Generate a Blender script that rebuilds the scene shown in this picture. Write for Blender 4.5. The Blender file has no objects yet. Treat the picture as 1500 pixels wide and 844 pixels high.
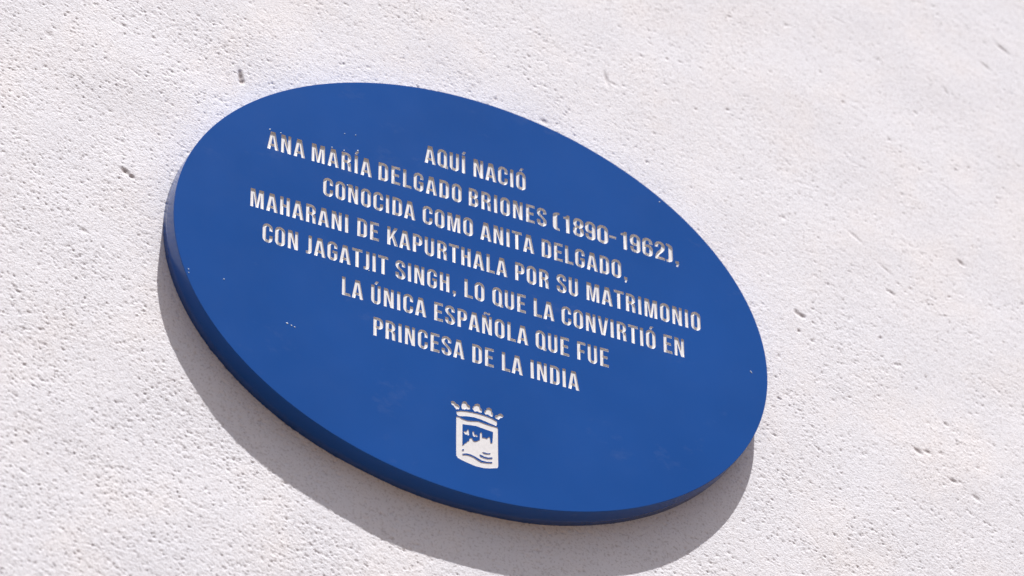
import bpy, bmesh, math, random
import numpy as np
from mathutils import Matrix, Vector
from mathutils.geometry import delaunay_2d_cdt

scene = bpy.context.scene
R = math.radians

# ------------------------------------------------------------------ layout
# plaque coordinates: u right, v down, w into the wall, unit = half width of the oval
A = 0.30            # half width in metres
K = 0.752           # height / width of the oval
T = 0.0823          # thickness (in units of A)
ZC = 4.60           # height of the plaque's centre above the ground

def W(u, v, w=0.0):
    return Vector((A * u, A * (w - T), ZC - A * v))

# ------------------------------------------------------------------ camera
cam_d = bpy.data.cameras.new("camera")
cam = bpy.data.objects.new("camera", cam_d)
scene.collection.objects.link(cam)
right = Vector((0.90123709, -0.43318738, -0.01097276))
down = Vector((0.2507511, 0.54199967, -0.80209741))
fwd = Vector((0.35340571, 0.7201285, 0.59709241))
M = Matrix((right, -down, -fwd)).transposed().to_4x4()
M.translation = W(-5.78419208, 9.91630525, -12.02920029)
cam.matrix_world = M
cam_d.sensor_width = 36.0
cam_d.lens = 36.0 * 7999.0 / 1500.0
cam_d.clip_start = 0.1
cam_d.clip_end = 2000.0
cam_d.dof.use_dof = True
cam_d.dof.focus_distance = 4.97
cam_d.dof.aperture_fstop = 6.3
scene.camera = cam

# ------------------------------------------------------------------ sky and sun
to_sun = Vector((0.0133, -0.0823, 0.2011)).normalized()
world = bpy.data.worlds.new("World")
scene.world = world
world.use_nodes = True
wn = world.node_tree
bg = wn.nodes["Background"]
sky = wn.nodes.new("ShaderNodeTexSky")
sky.sky_type = 'NISHITA'
sky.sun_disc = False
sky.sun_elevation = math.asin(to_sun.z)
sky.sun_rotation = math.atan2(to_sun.x, to_sun.y)
sky.dust_density = 3.0
wn.links.new(sky.outputs[0], bg.inputs[0])
bg.inputs[1].default_value = 0.085

sun_d = bpy.data.lights.new("sun", 'SUN')
sun_d.energy = 5.0
sun_d.angle = R(0.5)
sun_d.color = (1.0, 0.975, 0.95)
sun = bpy.data.objects.new("sun", sun_d)
scene.collection.objects.link(sun)
sun.rotation_euler = (-to_sun).to_track_quat('-Z', 'Y').to_euler()
sun.location = (0, -3, 9)

scene.view_settings.view_transform = 'Standard'
scene.view_settings.look = 'None'
scene.view_settings.gamma = 1.0
scene.view_settings.use_curve_mapping = False
scene.view_settings.exposure = 0.22
scene.render.engine = 'CYCLES'
scene.cycles.max_bounces = 8
scene.cycles.diffuse_bounces = 5

# ------------------------------------------------------------------ materials
def new_mat(name):
    m = bpy.data.materials.new(name)
    m.use_nodes = True
    return m, m.node_tree, m.node_tree.nodes["Principled BSDF"]

def N(nt, kind, **kw):
    n = nt.nodes.new(kind)
    for k, v in kw.items():
        setattr(n, k, v)
    return n

def noise(nt, vec, scale, detail=3.0, rough=0.5):
    n = N(nt, "ShaderNodeTexNoise")
    n.inputs["Scale"].default_value = scale
    n.inputs["Detail"].default_value = detail
    n.inputs["Roughness"].default_value = rough
    nt.links.new(vec, n.inputs["Vector"])
    return n.outputs["Fac"]

def ramp(nt, fac, stops):
    r = N(nt, "ShaderNodeValToRGB")
    e = r.color_ramp.elements
    while len(e) < len(stops):
        e.new(0.5)
    for i, (p, c) in enumerate(stops):
        e[i].position = p
        e[i].color = (c[0], c[1], c[2], 1) if not isinstance(c, float) else (c, c, c, 1)
    nt.links.new(fac, r.inputs[0])
    return r.outputs[0]

def mix(nt, fac, a, b):
    m = N(nt, "ShaderNodeMix", data_type='RGBA')
    for s, x in ((0, fac), (6, a), (7, b)):
        if hasattr(x, "links") or hasattr(x, "is_linked"):
            nt.links.new(x, m.inputs[s])
        elif isinstance(x, float):
            m.inputs[s].default_value = x
        else:
            m.inputs[s].default_value = (*x, 1)
    return m.outputs[2]

def bump(nt, bs, h, strength, dist, prev=None):
    b = N(nt, "ShaderNodeBump")
    b.inputs["Strength"].default_value = strength
    b.inputs["Distance"].default_value = dist
    nt.links.new(h, b.inputs["Height"])
    if prev is not None:
        nt.links.new(prev, b.inputs["Normal"])
    nt.links.new(b.outputs[0], bs.inputs["Normal"])
    return b.outputs[0]

def coords(nt, scale=None, rot=None):
    tc = N(nt, "ShaderNodeTexCoord")
    if scale is None and rot is None:
        return tc.outputs["Object"]
    mp = N(nt, "ShaderNodeMapping")
    mp.inputs["Scale"].default_value = scale or (1, 1, 1)
    mp.inputs["Rotation"].default_value = rot or (0, 0, 0)
    nt.links.new(tc.outputs["Object"], mp.inputs[0])
    return mp.outputs[0]

# limewashed render
plaster, nt, bs = new_mat("white_render")
co = coords(nt)
tone = ramp(nt, noise(nt, co, 9.0, 5.0, 0.6), [(0.32, (0.756, 0.756, 0.802)), (0.5, (0.774, 0.768, 0.806)), (0.72, (0.806, 0.776, 0.786))])
speck = ramp(nt, noise(nt, co, 420.0, 2.0, 0.6), [(0.34, (0.60, 0.56, 0.55)), (0.46, (1.0, 1.0, 1.0))])
mul = N(nt, "ShaderNodeMix", data_type='RGBA', blend_type='MULTIPLY')
mul.inputs[0].default_value = 0.5
nt.links.new(tone, mul.inputs[6]); nt.links.new(speck, mul.inputs[7])
at = N(nt, "ShaderNodeAttribute", attribute_name="dirt")
col = mix(nt, at.outputs["Fac"], mul.outputs[2], (0.24, 0.18, 0.16))  # brown dirt in the big knocks, painted shade in the pores
nt.links.new(col, bs.inputs["Base Color"])
bs.inputs["Roughness"].default_value = 0.93
bs.inputs["Specular IOR Level"].default_value = 0.25
bump(nt, bs, noise(nt, co, 620.0, 3.0, 0.6), 1.0, 0.0006)

# glossy blue enamel
def blue_mat(name, rough, lo, hi):
    m, nt, bs = new_mat(name)
    co = coords(nt)
    c1 = ramp(nt, noise(nt, co, 7.0, 3.0, 0.55), [(0.3, lo), (0.7, hi)])
    dust = ramp(nt, noise(nt, coords(nt, (1, 1, 1.6)), 16.0, 6.0, 0.72), [(0.60, 0.0), (0.80, 0.06)])
    c2 = mix(nt, dust, c1, (0.42, 0.44, 0.50))
    nt.links.new(c2, bs.inputs["Base Color"])
    r = ramp(nt, noise(nt, co, 22.0, 4.0, 0.6), [(0.3, rough * 0.85), (0.75, rough * 1.25)])
    nt.links.new(r, bs.inputs["Roughness"])
    bs.inputs["IOR"].default_value = 1.38
    bump(nt, bs, noise(nt, coords(nt, (1, 1, 3)), 420.0, 3.0, 0.6), 0.12, 0.0002)
    return m
blue = blue_mat("blue_enamel", 0.19, (0.0020, 0.060, 0.272), (0.0050, 0.071, 0.312))

# bare engraved metal, matt and pale
def pale(name, c, rough, metal):
    m, nt, bs = new_mat(name)
    co = coords(nt)
    cc = ramp(nt, noise(nt, co, 260.0, 3.0, 0.6), [(0.3, tuple(x * 0.90 for x in c)), (0.7, c)])
    nt.links.new(cc, bs.inputs["Base Color"])
    bs.inputs["Roughness"].default_value = rough
    bs.inputs["Metallic"].default_value = metal
    bump(nt, bs, noise(nt, co, 500.0, 2.0, 0.5), 0.08, 0.0002)
    return m
engraved = pale("pale_engraved_metal", (0.73, 0.72, 0.73), 0.5, 0.0)
chipmat = pale("chipped_paint", (0.70, 0.80, 0.92), 0.6, 0.0)

pave, nt, bs = new_mat("pale_paving")
co = coords(nt)
nt.links.new(ramp(nt, noise(nt, co, 1.5, 6.0, 0.6), [(0.3, (0.125, 0.082, 0.052)), (0.7, (0.16, 0.105, 0.068))]), bs.inputs["Base Color"])
bs.inputs["Roughness"].default_value = 0.85

# ------------------------------------------------------------------ helpers
def link(name, me, mat=None, parent=None):
    o = bpy.data.objects.new(name, me)
    scene.collection.objects.link(o)
    if mat is not None and me is not None:
        me.materials.append(mat)
    if parent is not None:
        o.parent = parent
    return o

def inside(pt, polys):
    x, y = pt
    c = False
    for poly in polys:
        n = len(poly)
        j = n - 1
        for i in range(n):
            xi, yi = poly[i]; xj, yj = poly[j]
            if (yi > y) != (yj > y) and x < (xj - xi) * (y - yi) / (yj - yi) + xi:
                c = not c
            j = i
    return c

def triangulate(polys):
    """CDT of closed contours -> verts, triangles (all of the hull)"""
    vs, es = [], []
    for p in polys:
        b = len(vs)
        vs += [Vector(q) for q in p]
        es += [(b + i, b + (i + 1) % len(p)) for i in range(len(p))]
    ov, oe, of, orig, _, _ = delaunay_2d_cdt(vs, es, [], 0, 1e-7)
    back = {}
    for i, o in enumerate(orig):
        for k in o:
            back[k] = i
    return ov, of, back

# ------------------------------------------------------------------ ground
me = bpy.data.meshes.new("ground")
g = 600.0
me.from_pydata([(-g, -g, 0), (g, -g, 0), (g, g, 0), (-g, g, 0)], [], [(0, 1, 2, 3)])
ground = link("ground", me, pave)
ground["kind"] = "structure"

# ------------------------------------------------------------------ rough rendered wall
rng = np.random.default_rng(12)
U0, U1, V0, V1, ST = -1.66, 2.22, -2.06, 1.49, 0.0031
us = np.arange(U0, U1, ST); vs_ = np.arange(V0, V1, ST)
nx, ny = len(us), len(vs_)
UU, VV = np.meshgrid(us, vs_)
fy = np.fft.fftfreq(ny, ST * A)[:, None]; fx = np.fft.rfftfreq(nx, ST * A)[None, :]

def band(l0, l1, aniso=1.0, ang=0.0, seed=0):
    """band limited noise, wavelengths l0..l1 metres, stretched along ang"""
    r = np.random.default_rng(seed).standard_normal((ny, nx))
    c, s = math.cos(ang), math.sin(ang)
    a = (fx * c + fy * s) * aniso; b = -fx * s + fy * c
    f = np.sqrt(a * a + b * b) + 1e-9
    filt = np.exp(-(f * l0) ** 2 * 0.5) * (1 - np.exp(-(f * l1) ** 2 * 0.5))
    h = np.fft.irfft2(np.fft.rfft2(r) * filt, s=(ny, nx))
    return h / h.std()

def sstep(a, b, x):
    t = np.clip((x - a) / (b - a), 0, 1)
    return t * t * (3 - 2 * t)

patch = band(0.05, 0.35, 1.8, R(22), 3)
rough = np.clip(0.62 + 0.20 * VV - 0.11 * UU + 0.17 * patch, 0.22, 1.0)
h = 0.00028 * band(0.16, 0.60, 1.0, 0, 5)
h += 0.000025 * band(0.05, 0.16, 1.4, R(20), 6)
h += 0.000030 * band(0.010, 0.04, 1.8, R(24), 7)
h += (0.000022 + 0.000026 * rough) * band(0.0030, 0.010, 2.6, R(24), 8)
grain = band(0.0014, 0.0036, 1.4, R(16), 9)
h += (0.000024 + 0.000105 * rough) * grain
dirt = np.zeros_like(h)  # colour mask: dirt of the knocks plus shade painted into pores

def stamp(pu, pv, ru, rv, ang, dep, darken, win, sharp=2.0):
    """subtract many small elliptical pits at once"""
    iu = np.round((pu - U0) / ST).astype(int); iv = np.round((pv - V0) / ST).astype(int)
    acc = np.zeros_like(h); dc = np.zeros_like(h)
    ca, sa = np.cos(ang), np.sin(ang)
    for dy in range(-win, win + 1):
        for dx in range(-win, win + 1):
            xi = iu + dx; yi = iv + dy
            ok = (xi >= 0) & (xi < nx) & (yi >= 0) & (yi < ny)
            X = U0 + xi * ST - pu; Y = V0 + yi * ST - pv
            a = (X * ca + Y * sa) / ru; b = (-X * sa + Y * ca) / rv
            g = np.exp(-(np.sqrt(a * a + b * b)) ** sharp)
            np.maximum.at(acc, (yi[ok], xi[ok]), (g * dep)[ok])
            np.maximum.at(dc, (yi[ok], xi[ok]), (g * darken)[ok])
    return acc, dc

# many small pores, their raking-sun shade partly painted into the colour
n = 60000
pu = rng.uniform(U0, U1, n); pv = rng.uniform(V0, V1, n)
rr = rough[np.clip(((pv - V0) / ST).astype(int), 0, ny - 1), np.clip(((pu - U0) / ST).astype(int), 0, nx - 1)]
keep = rng.random(n) < (0.06 + 0.94 * rr ** 1.3)
pu, pv, rr = pu[keep], pv[keep], rr[keep]
n = len(pu)
size = (0.0021 + 0.0021 * rng.random(n) ** 2.6)
el = 1.0 + 0.4 * rng.random(n)
acc, dc = stamp(pu, pv, size * el, size, R(18) + rng.normal(0, 0.35, n), (0.00020 + 0.00085 * rng.random(n) ** 1.8) * (0.50 + 0.75 * rr), 0.04 + 0.26 * rng.random(n) ** 2, 5)
h -= acc; dirt = np.maximum(dirt, dc)
# bigger pores, hollows also painted darker as shade
n = 240
pu = rng.uniform(U0, U1, n); pv = rng.uniform(V0, V1, n)
acc, dc = stamp(pu, pv, rng.uniform(0.005, 0.008, n), rng.uniform(0.0036, 0.005, n), rng.normal(0.4, 0.5, n), rng.uniform(0.0005, 0.0011, n), rng.uniform(0.05, 0.2, n), 7)
h -= acc; dirt = np.maximum(dirt, dc)
# little proud grains
n = 15000
pu = rng.uniform(U0, U1, n); pv = rng.uniform(V0, V1, n)
acc, dc = stamp(pu, pv, rng.uniform(0.003, 0.0065, n), rng.uniform(0.0026, 0.0045, n), rng.normal(0.3, 0.5, n), rng.uniform(0.00008, 0.0003, n), np.zeros(n), 5)
h += acc * (0.3 + rough)
# trowel scratches
n = 90
pu = rng.uniform(U0, U1, n); pv = rng.uniform(V0, V1, n)
acc, dc = stamp(pu, pv, rng.uniform(0.02, 0.06, n), rng.uniform(0.0030, 0.0042, n), R(25) + rng.normal(0, 0.18, n), rng.uniform(0.0001, 0.0003, n), np.zeros(n), 22, 4.0)
h -= acc
# the individual knocks and chips seen in the photograph: u, v, ru, rv, angle, depth, dirt
big = np.array([
    (-0.7596, -0.6520, 0.0070, 0.0200, -8, 0.0038, 0.85), (-0.7560, -0.6350, 0.0085, 0.0100, 0, 0.0038, 0.9),
    (-1.1286, -0.1598, 0.0140, 0.0085, 25, 0.0026, 0.75), (-1.1061, -0.1465, 0.0100, 0.0065, 20, 0.0024, 0.7),
    (0.5064, -1.0700, 0.0060, 0.0260, -12, 0.0022, 0.25), (0.5300, -1.0560, 0.0180, 0.0050, 10, 0.0009, 0.1),
    (0.2831, -0.8216, 0.0140, 0.0080, 20, 0.0014, 0.25), (1.1650, -0.3400, 0.0120, 0.0070, 40, 0.0022, 0.45),
    (1.1800, -0.3330, 0.0120, 0.0080, 20, 0.0022, 0.4), (1.1670, -0.2713, 0.0060, 0.0060, 0, 0.0018, 0.5),
    (1.5197, -0.5292, 0.0130, 0.0060, 35, 0.0016, 0.3), (1.5767, 0.0745, 0.0150, 0.0075, 25, 0.0021, 0.35),
    (1.6091, 0.0676, 0.0130, 0.0065, 10, 0.0016, 0.25), (1.6590, 0.0583, 0.0080, 0.0060, 0, 0.0013, 0.3),
    (1.6971, 0.1519, 0.0120, 0.0060, 15, 0.0019, 0.3), (1.7780, 0.1938, 0.0150, 0.0075, 30, 0.0018, 0.25),
    (1.6869, -0.0634, 0.0100, 0.0060, 30, 0.0015, 0.3), (1.7854, -0.7365, 0.0140, 0.0060, 35, 0.0018, 0.35),
    (2.0134, -1.7102, 0.0280, 0.0050, 32, 0.0014, 0.35), (1.9401, -1.6113, 0.0260, 0.0045, 32, 0.0010, 0.25),
    (1.3798, -1.2675, 0.0060, 0.0060, 0, 0.0013, 0.4), (-1.1520, -0.7185, 0.0100, 0.0060, 20, 0.0013, 0.25),
    (-1.3914, -0.5981, 0.0120, 0.0090, 30, 0.0012, 0.2), (-1.0522, -0.7044, 0.0080, 0.0060, 20, 0.0012, 0.3),
    (-0.9058, -0.8419, 0.0070, 0.0050, 20, 0.0011, 0.3), (0.1110, -0.8549, 0.0070, 0.0055, 20, 0.0012, 0.4),
    (-1.2508, 0.1031, 0.0100, 0.0070, 20, 0.0014, 0.3), (0.6753, -0.9023, 0.0055, 0.0055, 20, 0.0012, 0.3),
    (1.2147, -0.2459, 0.0080, 0.0060, 20, 0.0013, 0.2), (1.4659, -0.3362, 0.0065, 0.0055, 0, 0.0016, 0.4),
    (1.3881, -0.7213, 0.0300, 0.0060, 35, 0.0008, 0.1), (1.50, -0.62, 0.0260, 0.0050, 33, 0.0008, 0.15),
])
acc, dc = stamp(big[:, 0], big[:, 1], big[:, 2] * 1.05, big[:, 3] * 1.05, np.radians(big[:, 4]), big[:, 5] * 0.62, big[:, 6] * 0.8, 14, 2.6)
h -= acc; dirt = np.maximum(dirt, dc)

# under the plaque the render is flat enough for it to bed on
ed = np.hypot(UU, VV / K)
edge_u = np.minimum(UU - U0, U1 - UU) ; edge_v = np.minimum(VV - V0, V1 - VV)
h *= sstep(0.0, 0.05, np.minimum(edge_u, edge_v))
h = h.clip(-0.004, 0.0028)

def grow(a, b, n):     # n widening steps from a to b (exclusive of a)
    t = (np.arange(1, n + 1) / n) ** 2.6
    return a + (b - a) * t
ul = grow(us[0], -16.0, 20)[::-1]; ur = grow(us[-1], 16.0, 20)
vu = grow(vs_[0], -11.0, 18)[::-1]; vd = grow(vs_[-1], ZC / A + 0.3, 20)
au = np.concatenate([[ul[0]], ul, us, ur, [ur[-1]]]); av = np.concatenate([[vu[0]], vu, vs_, vd, [vd[-1]]])
H = np.zeros((len(av), len(au))); D = np.zeros_like(H)
iy, ix = 1 + len(vu), 1 + len(ul)
H[iy:iy + ny, ix:ix + nx] = h
D[iy:iy + ny, ix:ix + nx] = dirt
Y = -H
Y[0, :] = Y[-1, :] = 0.35; Y[:, 0] = Y[:, -1] = 0.35
AU, AV = np.meshgrid(au, av)
P = np.stack([AU * A, Y, ZC - AV * A], -1).reshape(-1, 3).astype(np.float32)
NX, NY = len(au), len(av)
idx = np.arange(NX * NY).reshape(NY, NX)
q = np.stack([idx[:-1, :-1], idx[1:, :-1], idx[1:, 1:], idx[:-1, 1:]], -1).reshape(-1, 4).astype(np.int32)
q = np.concatenate([q, np.array([[idx[0, 0], idx[0, -1], idx[-1, -1], idx[-1, 0]]], np.int32)])
me = bpy.data.meshes.new("wall")
me.vertices.add(len(P)); me.vertices.foreach_set("co", P.ravel())
me.loops.add(q.size); me.loops.foreach_set("vertex_index", q.ravel())
me.polygons.add(len(q)); me.polygons.foreach_set("loop_start", np.arange(0, q.size, 4, dtype=np.int32))
me.update(calc_edges=True)
sm = np.ones(len(q), bool); me.polygons.foreach_set("use_smooth", sm)
atr = me.attributes.new("dirt", 'FLOAT', 'POINT')
atr.data.foreach_set("value", D.reshape(-1).astype(np.float32))
wall = link("wall", me, plaster)
wall["kind"] = "structure"

# ------------------------------------------------------------------ letter outlines (1000 units per em)
def arc(cx, cy, rx, ry, a0, a1, n=8):
    return [(cx + rx * math.cos(R(a0 + (a1 - a0) * i / n)), cy + ry * math.sin(R(a0 + (a1 - a0) * i / n))) for i in range(n + 1)]

def ring(x0, x1, st=110, y0=-10, y1=710):
    cx = (x0 + x1) / 2; rx = (x1 - x0) / 2; ri = rx - st
    return [arc(cx, y1 - 165, rx, 165, 0, 180, 10) + arc(cx, y0 + 165, rx, 165, 180, 360, 10),
            arc(cx, y1 - 165, ri, 62, 0, 180, 8) + arc(cx, y0 + 165, ri, 62, 180, 360, 8)]

NN = [(41, 0), (41, 700), (178, 700), (279, 300), (279, 700), (377, 700), (377, 0), (266, 0), (139, 460), (139, 0)]
nine_o = arc(196, 545, 165, 165, 0, 180, 10) + [(31, 415)] + arc(170, 400, 139, 150, 180, 270, 5) + [(215, 255), (251, 285), (253, 150)] + \
    arc(196, 150, 57, 60, 0, -180, 8) + [(139, 215), (35, 215)] + arc(198, 155, 163, 165, 180, 360, 10)
nine_i = arc(196, 552, 57, 58, 0, 180, 8) + arc(196, 405, 57, 58, 180, 360, 8)
S_o = [(354, 483)] + arc(188, 545, 166, 165, 0, 180, 10) + [(22, 520), (38, 447), (84, 385), (160, 320), (222, 258), (245, 215), (248, 165)] + \
    arc(192, 150, 56, 58, 0, -180, 8) + [(136, 233), (21, 233)] + arc(190, 155, 170, 165, 180, 360, 10) + \
    [(360, 185), (343, 260), (296, 322), (220, 388), (160, 448), (137, 490), (132, 530)] + arc(188, 550, 56, 58, 180, 0, 8) + [(244, 483)]
paren = [(190, 712), (125, 700), (72, 665), (46, 610), (41, 550), (41, 150), (46, 90), (72, 35), (125, 0), (190, -12), (190, 70), (158, 80), (140, 112), (136, 165), (136, 535), (140, 588), (158, 620), (190, 630)]
GL = {
    'A': (400, [[(10, 0), (122, 700), (278, 700), (390, 0), (279, 0), (260, 127), (137, 127), (118, 0)], [(151, 222), (246, 222), (198, 545)]]),
    'B': (400, [[(41, 0), (41, 700)] + arc(206, 545, 153, 155, 90, 0, 6) + [(359, 480), (345, 405), (302, 364), (350, 325), (370, 255)] + arc(215, 155, 155, 155, 0, -90, 6),
                [(151, 408), (151, 600)] + arc(199, 552, 50, 48, 90, 0, 5) + arc(199, 458, 50, 50, 0, -90, 5),
                [(151, 100), (151, 308)] + arc(203, 258, 55, 50, 90, 0, 5) + arc(203, 148, 55, 48, 0, -90, 5)]),
    'C': (388, [[(361, 443)] + arc(195, 545, 166, 165, 0, 180, 10) + arc(195, 155, 166, 165, 180, 360, 10) + [(361, 268), (257, 268)] + arc(198, 150, 59, 62, 0, -180, 8) + arc(198, 550, 59, 62, 180, 0, 8) + [(257, 443)]]),
    'D': (402, [[(41, 0), (41, 700)] + arc(214, 540, 158, 160, 90, 0, 6) + arc(214, 160, 158, 160, 0, -90, 6),
                [(151, 100), (151, 600)] + arc(211, 550, 50, 50, 90, 0, 5) + arc(211, 150, 50, 50, 0, -90, 5)]),
    'E': (359, [[(41, 0), (41, 700), (339, 700), (339, 600), (151, 600), (151, 408), (300, 408), (300, 308), (151, 308), (151, 100), (339, 100), (339, 0)]]),
    'F': (344, [[(41, 0), (41, 700), (328, 700), (328, 600), (151, 600), (151, 396), (290, 396), (290, 296), (151, 296), (151, 0)]]),
    'G': (396, [[(364, 470)] + arc(197, 545, 167, 165, 0, 180, 10) + arc(197, 155, 167, 165, 180, 360, 10) + [(364, 375), (200, 375), (200, 280), (260, 280)] + arc(200, 150, 60, 62, 0, -180, 8) + arc(200, 550, 60, 62, 180, 0, 8) + [(260, 470)]]),
    'H': (408, [[(41, 0), (41, 700), (151, 700), (151, 415), (257, 415), (257, 700), (367, 700), (367, 0), (257, 0), (257, 315), (151, 315), (151, 0)]]),
    'I': (192, [[(41, 0), (41, 700), (151, 700), (151, 0)]]),
    'J': (245, [[(204, 700), (94, 700), (94, 150), (86, 112), (60, 98), (9, 98), (9, -2), (60, -6), (130, 5), (182, 48), (204, 130)]]),
    'K': (410, [[(41, 0), (41, 700), (151, 700), (151, 402), (287, 700), (397, 700), (268, 430), (404, 0), (290, 0), (194, 303), (151, 217), (151, 0)]]),
    'L': (334, [[(41, 0), (41, 700), (151, 700), (151, 100), (322, 100), (322, 0)]]),
    'M': (529, [[(41, 0), (41, 700), (195, 700), (265, 203), (335, 700), (488, 700), (488, 0), (383, 0), (383, 530), (309, 0), (220, 0), (140, 530), (140, 0)]]),
    'N': (418, [NN]),
    'O': (392, ring(29, 363)),
    'P': (379, [[(41, 0), (41, 700)] + arc(208, 545, 157, 155, 90, 0, 6) + arc(208, 428, 157, 155, 0, -90, 6) + [(151, 273), (151, 0)],
                [(151, 373), (151, 600)] + arc(203, 550, 52, 50, 90, 0, 5) + arc(203, 423, 52, 50, 0, -90, 5)]),
    'Q': (392, [arc(196, 545, 167, 165, 0, 180, 10) + arc(196, 155, 167, 165, 180, 275, 6) + [(270, 5), (300, -22), (390, -22), (390, 75), (355, 88), (363, 155)], ring(29, 363)[1]]),
    'R': (402, [[(41, 0), (41, 700)] + arc(206, 545, 157, 155, 90, 0, 6) + [(363, 460), (348, 395), (300, 356), (345, 325), (362, 255), (363, 120), (367, 45), (379, 0), (267, 0), (256, 45), (254, 110), (254, 225), (240, 285), (200, 301), (151, 301), (151, 0)],
                [(151, 401), (151, 600)] + arc(203, 552, 50, 48, 90, 0, 5) + arc(203, 451, 50, 50, 0, -90, 5)]),
    'S': (378, [S_o]),
    'T': (359, [[(8, 700), (351, 700), (351, 600), (235, 600), (235, 0), (125, 0), (125, 600), (8, 600)]]),
    'U': (395, [[(36, 700)] + arc(197.5, 155, 161.5, 165, 180, 360, 12) + [(359, 700), (255, 700)] + arc(200.5, 150, 54.5, 60, 0, -180, 8) + [(146, 700)]]),
    'V': (389, [[(8, 700), (119, 700), (198, 150), (277, 700), (379, 700), (262, 0), (125, 0)]]),
    '1': (396, [[(110, 534), (110, 612), (165, 622), (205, 650), (224, 700), (310, 700), (310, 0), (200, 0), (200, 534)]]),
    '8': (396, [arc(198, 550, 160, 160, 0, 180, 10) + [(38, 470), (58, 398), (100, 362), (55, 322), (32, 250)] + arc(198, 155, 166, 165, 180, 360, 10) + [(364, 250), (341, 322), (296, 362), (338, 398), (358, 470)],
                arc(198, 552, 52, 58, 0, 180, 8) + arc(198, 466, 52, 58, 180, 360, 8),
                arc(198, 255, 56, 58, 0, 180, 8) + arc(198, 148, 56, 58, 180, 360, 8)]),
    '9': (396, [nine_o, nine_i]),
    '6': (396, [[(396 - x, 700 - y) for x, y in nine_o], [(396 - x, 700 - y) for x, y in nine_i]]),
    '0': (396, ring(30, 366)),
    '2': (396, [[(30, 478)] + arc(192, 545, 162, 165, 180, 0, 10) + [(354, 500), (335, 410), (280, 320), (200, 225), (160, 160), (152, 100), (354, 100), (354, 0), (41, 0), (41, 86), (60, 190), (120, 290), (200, 395), (237, 470), (246, 545)] + arc(191, 548, 55, 62, 0, 180, 8) + [(136, 478)]]),
    '(': (220, [paren]),
    ')': (220, [[(231 - x, y) for x, y in paren]]),
    '-': (270, [[(24, 300), (24, 396), (246, 396), (246, 300)]]),
    ',': (192, [[(41, 0), (41, 112), (151, 112), (151, 0), (112, -100), (62, -100), (84, 0)]]),
    ' ': (160, []),
}
def accent(base, kind, cx):
    w, c = GL[base]
    if kind == 'acute':
        a = [(cx - 52, 742), (cx - 2, 858), (cx + 98, 858), (cx + 22, 742)]
    else:
        a = [(cx - 112, 746), (cx - 108, 800), (cx - 80, 838), (cx - 38, 842), (cx + 32, 806), (cx + 52, 812), (cx + 58, 842), (cx + 112, 842), (cx + 106, 785), (cx + 78, 752), (cx + 40, 748), (cx - 34, 784), (cx - 54, 776), (cx - 60, 746)]
    return (w, c + [a])
GL['Í'] = accent('I', 'acute', 90); GL['Ó'] = accent('O', 'acute', 196)
GL['Ú'] = accent('U', 'acute', 197); GL['Ñ'] = accent('N', 'tilde', 209)

EM = 0.0979
VB0, DV = -0.44963, 0.118763
LINES = [
    (["AQUÍ NACIÓ"], [(-0.1745, 0.1715)]),
    (["ANA", "MARÍA", "DELGADO", "BRIONES", "(", "1", "8", "9", "0", "-", "1", "9", "6", "2", ")", ","],
     [(-0.7020, -0.5770), (-0.5542, -0.3535), (-0.3305, -0.0494), (-0.0247, 0.2418), (0.2639, 0.2868), (0.3000, 0.3215), (0.3338, 0.3702),
      (0.3756, 0.4112), (0.4173, 0.4548), (0.4589, 0.4826), (0.4992, 0.5207), (0.5314, 0.5675), (0.5746, 0.6105), (0.6183, 0.6535), (0.6583, 0.6806), (0.6900, 0.7020)]),
    (["CONOCIDA COMO ANITA DELGADO,"], [(-0.5148, 0.5180)]),
    (["MAHARANI DE KAPURTHALA POR SU MATRIMONIO"], [(-0.7531, 0.7699)]),
    (["CON JAGATJIT SINGH, LO QUE LA CONVIRTIÓ EN"], [(-0.7113, 0.7090)]),
    (["LA ÚNICA ESPAÑOLA QUE FUE"], [(-0.4491, 0.4457)]),
    (["PRINCESA DE LA INDIA"], [(-0.3449, 0.3424)]),
]
def layout(text, span):
    """ink of the text runs from span[0] to span[1]; tracking takes up the slack"""
    a = min(x for c in GL[text[0]][1] for x, y in c)
    b = GL[text[-1]][0] - max(x for c in GL[text[-1]][1] for x, y in c)
    tot = sum(GL[ch][0] for ch in text) - a - b
    n = len(text) - 1
    if n == 0:
        sx = (span[1] - span[0]) / (tot / 1000)
        return [(text, span[0] - a / 1000 * sx, sx)]
    tr = ((span[1] - span[0]) - tot / 1000 * EM) / n
    x = span[0] - a / 1000 * EM
    out = []
    for ch in text:
        out.append((ch, x, EM)); x += GL[ch][0] / 1000 * EM + tr
    return out

lettering = []        # per line: list of contour lists in (u, v)
for i, (words, spans) in enumerate(LINES):
    row = []
    vb = VB0 + DV * i
    for wd, sp in zip(words, spans):
        for ch, x, sx in layout(wd, sp):
            if ch == ' ':
                continue
            row.append([[(x + px / 1000 * sx, vb - py / 1000 * EM) for px, py in c] for c in GL[ch][1]])
    lettering.append(row)

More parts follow.
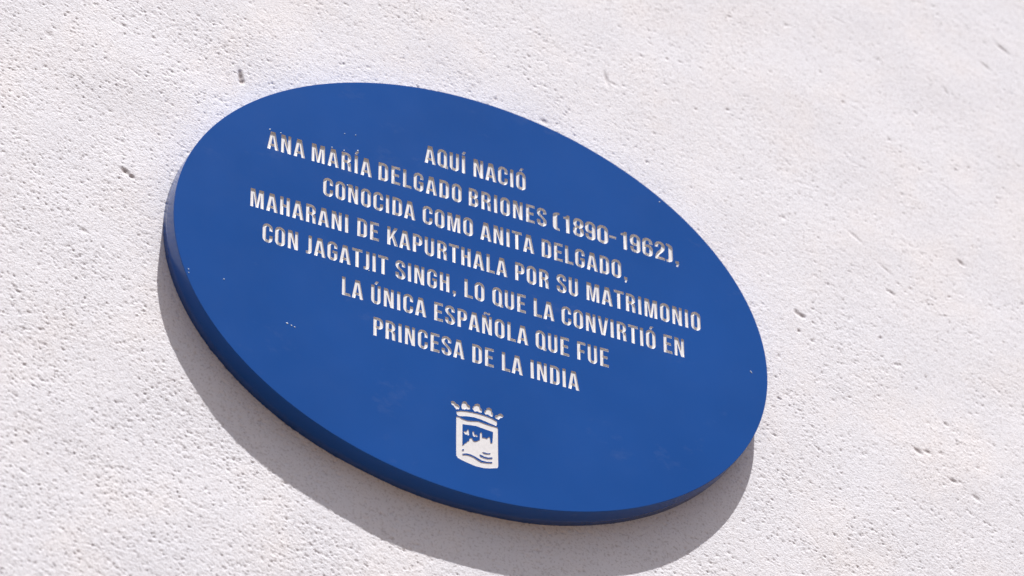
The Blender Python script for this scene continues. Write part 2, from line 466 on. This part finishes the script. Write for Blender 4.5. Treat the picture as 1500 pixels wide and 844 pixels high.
# ------------------------------------------------------------------ the city arms below the text
AR = {
    'orn0': [[-0.0903, 0.4317], [-0.0844, 0.427], [-0.0785, 0.4282], [-0.0726, 0.4338], [-0.0667, 0.4345], [-0.0609, 0.4401], [-0.0631, 0.4506], [-0.0713, 0.4538], [-0.0771, 0.449], [-0.08, 0.4434], [-0.0866, 0.4413]],
    'orn1': [[-0.0512, 0.42], [-0.0453, 0.4163], [-0.0386, 0.4171], [-0.0343, 0.4248], [-0.0269, 0.4283], [-0.0255, 0.4402], [-0.0359, 0.4441], [-0.0388, 0.4417], [-0.0433, 0.4463], [-0.0528, 0.4475], [-0.0553, 0.4384], [-0.0535, 0.4305]],
    'orn2': [[-0.0106, 0.4177], [-0.0017, 0.4126], [0.0064, 0.4143], [0.0071, 0.4231], [0.0137, 0.4302], [0.0128, 0.441], [0.004, 0.4429], [-0.0019, 0.4405], [-0.0108, 0.444], [-0.0181, 0.4363], [-0.0166, 0.4269], [-0.0121, 0.4239]],
    'orn3': [[0.0293, 0.4198], [0.0382, 0.4155], [0.0455, 0.419], [0.0462, 0.4286], [0.0506, 0.4355], [0.0475, 0.4471], [0.0394, 0.4454], [0.0335, 0.4422], [0.0246, 0.4441], [0.0202, 0.438], [0.0233, 0.4297], [0.0277, 0.4276]],
    'orn4': [[0.0676, 0.4305], [0.0758, 0.4264], [0.0832, 0.4291], [0.0846, 0.4352], [0.0794, 0.4401], [0.0734, 0.4426], [0.0689, 0.4505], [0.06, 0.4491], [0.0557, 0.4447], [0.0594, 0.437], [0.0661, 0.4358]],
    'band': [[-0.072, 0.4622], [-0.058, 0.4556], [-0.0389, 0.4515], [-0.0182, 0.4495], [0.001, 0.4486], [0.0231, 0.4494], [0.0452, 0.4527], [0.0629, 0.4588], [0.0628, 0.4679], [0.0598, 0.4761], [0.0509, 0.4746], [0.0303, 0.471], [0.0097, 0.4673], [-0.0139, 0.4661], [-0.039, 0.4695], [-0.0581, 0.4752], [-0.067, 0.4754], [-0.0706, 0.4699]],
    'shield': [[-0.0721, 0.4802], [-0.0626, 0.4789], [-0.0523, 0.4832], [-0.0361, 0.485], [-0.0199, 0.4818], [0.0007, 0.4765], [0.0228, 0.4789], [0.045, 0.4805], [0.0642, 0.4805], [0.0661, 0.4865], [0.0652, 0.6217], [0.0622, 0.6292], [0.036, 0.6379], [0.016, 0.6422], [-0.008, 0.643], [-0.0319, 0.639], [-0.0558, 0.6339], [-0.0678, 0.6297], [-0.0727, 0.6224], [-0.0728, 0.5717]],
    'inner': [[-0.052, 0.5026], [-0.031, 0.4992], [-0.0069, 0.4958], [0.0092, 0.4977], [0.0293, 0.4996], [0.0494, 0.5014], [0.0489, 0.5138], [0.047, 0.542], [0.0405, 0.5439], [0.0391, 0.5255], [0.0371, 0.5228], [0.0321, 0.5265], [0.0306, 0.5314], [0.021, 0.5309], [0.0129, 0.5321], [0.0127, 0.5167], [0.0101, 0.5141], [0.0064, 0.5174], [0.0052, 0.5433], [-0.0002, 0.5471], [-0.0033, 0.5502], [-0.0113, 0.5537], [-0.0173, 0.5521], [-0.0203, 0.5452], [-0.0243, 0.5442], [-0.0293, 0.549], [-0.0298, 0.5569], [-0.0364, 0.561], [-0.0384, 0.566], [-0.0445, 0.57], [-0.0465, 0.575], [-0.0525, 0.5795]],
    'bird0': [[-0.0482, 0.5302], [-0.0452, 0.526], [-0.0388, 0.5263], [-0.0361, 0.5211], [-0.0351, 0.5164], [-0.0321, 0.5159], [-0.0307, 0.5217], [-0.0302, 0.5349], [-0.0328, 0.539], [-0.0362, 0.5356], [-0.0432, 0.5376]],
    'bird1': [[-0.0195, 0.5218], [-0.0167, 0.518], [-0.0135, 0.5189], [-0.0131, 0.5265], [-0.0101, 0.5294], [-0.0055, 0.5276], [-0.0015, 0.532], [-0.0031, 0.5353], [-0.0102, 0.5345], [-0.0136, 0.5377], [-0.0172, 0.5344]],
    'wave0': [[-0.0527, 0.6099], [-0.0397, 0.605], [-0.0257, 0.6047], [-0.0117, 0.6078], [0.0002, 0.6121], [0.0122, 0.6163], [0.0282, 0.616], [0.0463, 0.6118], [0.0453, 0.6161], [0.0282, 0.6204], [0.0101, 0.6235], [-0.0018, 0.6193], [-0.0148, 0.6131], [-0.0277, 0.6103], [-0.0407, 0.6108], [-0.0517, 0.6145]],
    'wave1': [[0.004, 0.5966], [0.0084, 0.5965], [0.0204, 0.5996], [0.0324, 0.5994], [0.0469, 0.5945], [0.0464, 0.5997], [0.0303, 0.605], [0.0183, 0.605], [0.0063, 0.6026]],
    'wave2': [[0.0135, 0.585], [0.0205, 0.5841], [0.0285, 0.5844], [0.0406, 0.5815], [0.0395, 0.5847], [0.0285, 0.5879], [0.0185, 0.5887]],
    'dot': [[-0.054, 0.5953], [-0.0506, 0.5921], [-0.0466, 0.5932], [-0.0476, 0.597], [-0.0536, 0.5992]],
}
AR = {k: [tuple(p) for p in v] for k, v in AR.items()}
arms = [('crown_ornament', [AR['orn%d' % i]]) for i in range(5)] + [('crown_band', [AR['band']]),
        ('shield', [AR['shield'], AR['inner'], AR['wave0'], AR['wave1'], AR['wave2'], AR['dot']]), ('bird_mark', [AR['bird0']]), ('bird_mark', [AR['bird1']])]

# ------------------------------------------------------------------ plaque
plaque = bpy.data.objects.new("oval_plaque", None)
scene.collection.objects.link(plaque)
plaque.location = W(0, 0, T)
plaque["label"] = "thick blue oval plaque engraved with white Spanish lettering and arms on rough white wall"
plaque["category"] = "plaque"
org = Vector(plaque.location)

def L(u, v, w=0.0):
    return W(u, v, w) - org

BV = 0.0009          # rounded edge of the plate
NE = 360
def oval(s):         # inset of the outline by s
    return [((1 - s) * math.cos(2 * math.pi * i / NE), (K - s) * math.sin(2 * math.pi * i / NE)) for i in range(NE)]

cut = [c for row in lettering for lt in row for c in lt] + [c for n_, cs in arms for c in cs]
face_edge = oval(BV)
ov, of, back = triangulate([face_edge] + cut)
# which triangles are engraved away: test against the glyphs whose box holds the triangle's middle
boxes = []
for gl in [lt for row in lettering for lt in row] + [cs for n_, cs in arms]:
    xs = [p[0] for c in gl for p in c]; ys = [p[1] for c in gl for p in c]
    boxes.append((min(xs), max(xs), min(ys), max(ys), gl))
keepf = []
for f in of:
    cx = sum(ov[i][0] for i in f) / len(f); cy = sum(ov[i][1] for i in f) / len(f)
    hit = False
    for x0, x1, y0, y1, gl in boxes:
        if x0 < cx < x1 and y0 < cy < y1 and inside((cx, cy), gl):
            hit = not hit
    if not hit:
        keepf.append(list(f))
verts = [L(p[0], p[1], 0) for p in ov]
# ring of edge vertices: find face-edge vertex ids
ringprev = [back[i] for i in range(NE)]
faces = keepf
nflat = len(faces)
rings = []
rings.append((0.0, BV))
rings += [(0.0, BV + 0.0001), (0.0, T * 0.3), (0.0, T * 0.6), (0.0, T + 0.012)]
for s, w in rings:
    cur = []
    for p in oval(s):
        cur.append(len(verts)); verts.append(L(p[0], p[1], w))
    for i in range(NE):
        j = (i + 1) % NE
        faces.append([ringprev[i], ringprev[j], cur[j], cur[i]])
    ringprev = cur
faces.append(list(reversed(ringprev)))
me = bpy.data.meshes.new("body")
me.from_pydata(verts, [], faces)
me.materials.append(blue)
for i, pl in enumerate(me.polygons):
    if i >= nflat and i < len(faces) - 1:
        pl.use_smooth = i >= nflat + NE
bm = bmesh.new(); bm.from_mesh(me)
bmesh.ops.recalc_face_normals(bm, faces=[f for f in bm.faces if f.index >= nflat])
for f in bm.faces:
    if f.index < nflat and f.normal.y > 0:
        f.normal_flip()
bm.to_mesh(me); bm.free()
body = link("body", me, None, plaque)

def offset(c, contours, d):
    """contour moved d into the letter's body"""
    m = len(c)
    area = sum(c[i][0] * c[(i + 1) % m][1] - c[(i + 1) % m][0] * c[i][1] for i in range(m))
    nest = sum(1 for o in contours if o is not c and inside(c[0], [o]))
    sg = (1 if area > 0 else -1) * (1 if nest % 2 == 0 else -1)
    out = []
    for i in range(m):
        p0, p1, p2 = c[i - 1], c[i], c[(i + 1) % m]
        a = Vector((p1[0] - p0[0], p1[1] - p0[1])); b = Vector((p2[0] - p1[0], p2[1] - p1[1]))
        a = a.normalized() if a.length > 1e-9 else b.normalized()
        b = b.normalized() if b.length > 1e-9 else a
        n1 = Vector((-a.y, a.x)); n2 = Vector((-b.y, b.x))
        n = n1 + n2
        if n.length < 1e-6:
            n = n1.copy()
        n.normalize()
        k = min(1.7, 1.0 / max(0.3, n.dot(n1)))
        out.append((p1[0] + sg * n.x * d * k, p1[1] + sg * n.y * d * k))
    return out

def tub(name, contours, depth, parent, slope=0.0):
    """engraved recess: walls from the face down to a flat floor"""
    w_ = max(p[0] for c in contours for p in c) - min(p[0] for c in contours for p in c)
    ins = min(0.0036, depth * 0.75) * (0.6 if w_ < 0.013 else 1.0)
    rings = [[offset(c, contours, s * ins) for c in contours] for s in (0.0, 0.10, 0.32, 0.62, 1.0)]
    ws = [0.0, depth * 0.45, depth * 0.74, depth * 0.92, depth]
    tv, tf, _ = triangulate(rings[-1])
    vs = [L(p[0], p[1], depth) for p in tv]
    fs = []
    for f in tf:
        cx = sum(tv[i][0] for i in f) / len(f); cy = sum(tv[i][1] for i in f) / len(f)
        if inside((cx, cy), rings[-1]):
            fs.append(list(f))
    floor_n = len(fs)
    for k, c in enumerate(contours):
        m = len(c)
        b = len(vs)
        for rg, w in zip(rings, ws):
            vs += [L(p[0], p[1], w) for p in rg[k]]
        for r in range(len(rings) - 1):
            for i in range(m):
                j = (i + 1) % m
                fs.append([b + r * m + i, b + r * m + j, b + (r + 1) * m + j, b + (r + 1) * m + i])
    me = bpy.data.meshes.new(name)
    me.from_pydata(vs, [], fs)
    for pl in me.polygons:
        pl.use_smooth = pl.index >= floor_n
    bm = bmesh.new(); bm.from_mesh(me)
    side = [f for f in bm.faces if f.index >= floor_n]
    for f in bm.faces:
        if f.normal.y > 0:
            f.normal_flip()
    for e in bm.edges:
        if len(e.link_faces) == 2 and e.calc_face_angle(0) > R(50):
            e.smooth = False
    bm.to_mesh(me); bm.free()
    return link(name, me, engraved, parent)

depths = [0.0048, 0.0048, 0.0042, 0.0038, 0.0034, 0.0031, 0.0030]
for i, row in enumerate(lettering):
    ln = bpy.data.objects.new("text_line", None)
    scene.collection.objects.link(ln); ln.parent = plaque
    for lt in row:
        tub("letter", lt, depths[i], ln)
crest = bpy.data.objects.new("coat_of_arms", None)
scene.collection.objects.link(crest); crest.parent = plaque
for nme, cs in arms:
    tub(nme, cs, 0.0030 if nme == 'crown_ornament' else 0.0013, crest)

# ------------------------------------------------------------------ small flaked spots in the paint
rnd = random.Random(4)
def chip(u, v, r, el=1.0, ang=0.0):
    n = 9
    top = []; base = []
    for i in range(n):
        a = 2 * math.pi * i / n
        rr = 0.68 * r * rnd.uniform(0.55, 1.2)
        x = rr * el * math.cos(a); y = rr * math.sin(a)
        x, y = x * math.cos(ang) - y * math.sin(ang), x * math.sin(ang) + y * math.cos(ang)
        base.append(L(u + x, v + y, -0.0002)); top.append(L(u + x * 0.7, v + y * 0.7, -0.0012))
    me = bpy.data.meshes.new("paint_chip")
    me.from_pydata(base + top + [L(u, v, -0.0015)], [], [[i, (i + 1) % n, n + (i + 1) % n, n + i] for i in range(n)] + [[n + i, n + (i + 1) % n, 2 * n] for i in range(n)])
    o = link("paint_chip", me, chipmat, plaque)
    bm = bmesh.new(); bm.from_mesh(me); bmesh.ops.recalc_face_normals(bm, faces=bm.faces[:]); bm.to_mesh(me); bm.free()
for c in [(-0.6268, 0.3065, 0.0040, 1.8, 0.2), (-0.6125, 0.3100, 0.0035, 1.5, 0.3), (-0.6020, 0.3125, 0.0030, 1.2, 0),
          (-0.947, 0.2060, 0.0040, 0.7, 0), (-0.946, 0.2180, 0.0030, 0.7, 0), (-0.8329, 0.2071, 0.0038, 1, 0),
          (0.6402, -0.5581, 0.0034, 1, 0), (0.9415, 0.0103, 0.0040, 2.0, 0.6), (-0.4451, -0.4713, 0.0026, 1, 0), (-0.4084, -0.4782, 0.0026, 1, 0),
          (-0.6945, -0.4060, 0.0048, 1, 0), (-0.6580, -0.4040, 0.0042, 1, 0), (-0.4877, -0.4040, 0.0042, 1, 0), (-0.4475, -0.4055, 0.0040, 1, 0),
          (-0.4010, -0.4190, 0.0055, 1, 0), (-0.4343, -0.2750, 0.0040, 1, 0), (-0.3610, 0.0270, 0.0034, 1, 0)]:
    chip(*c)
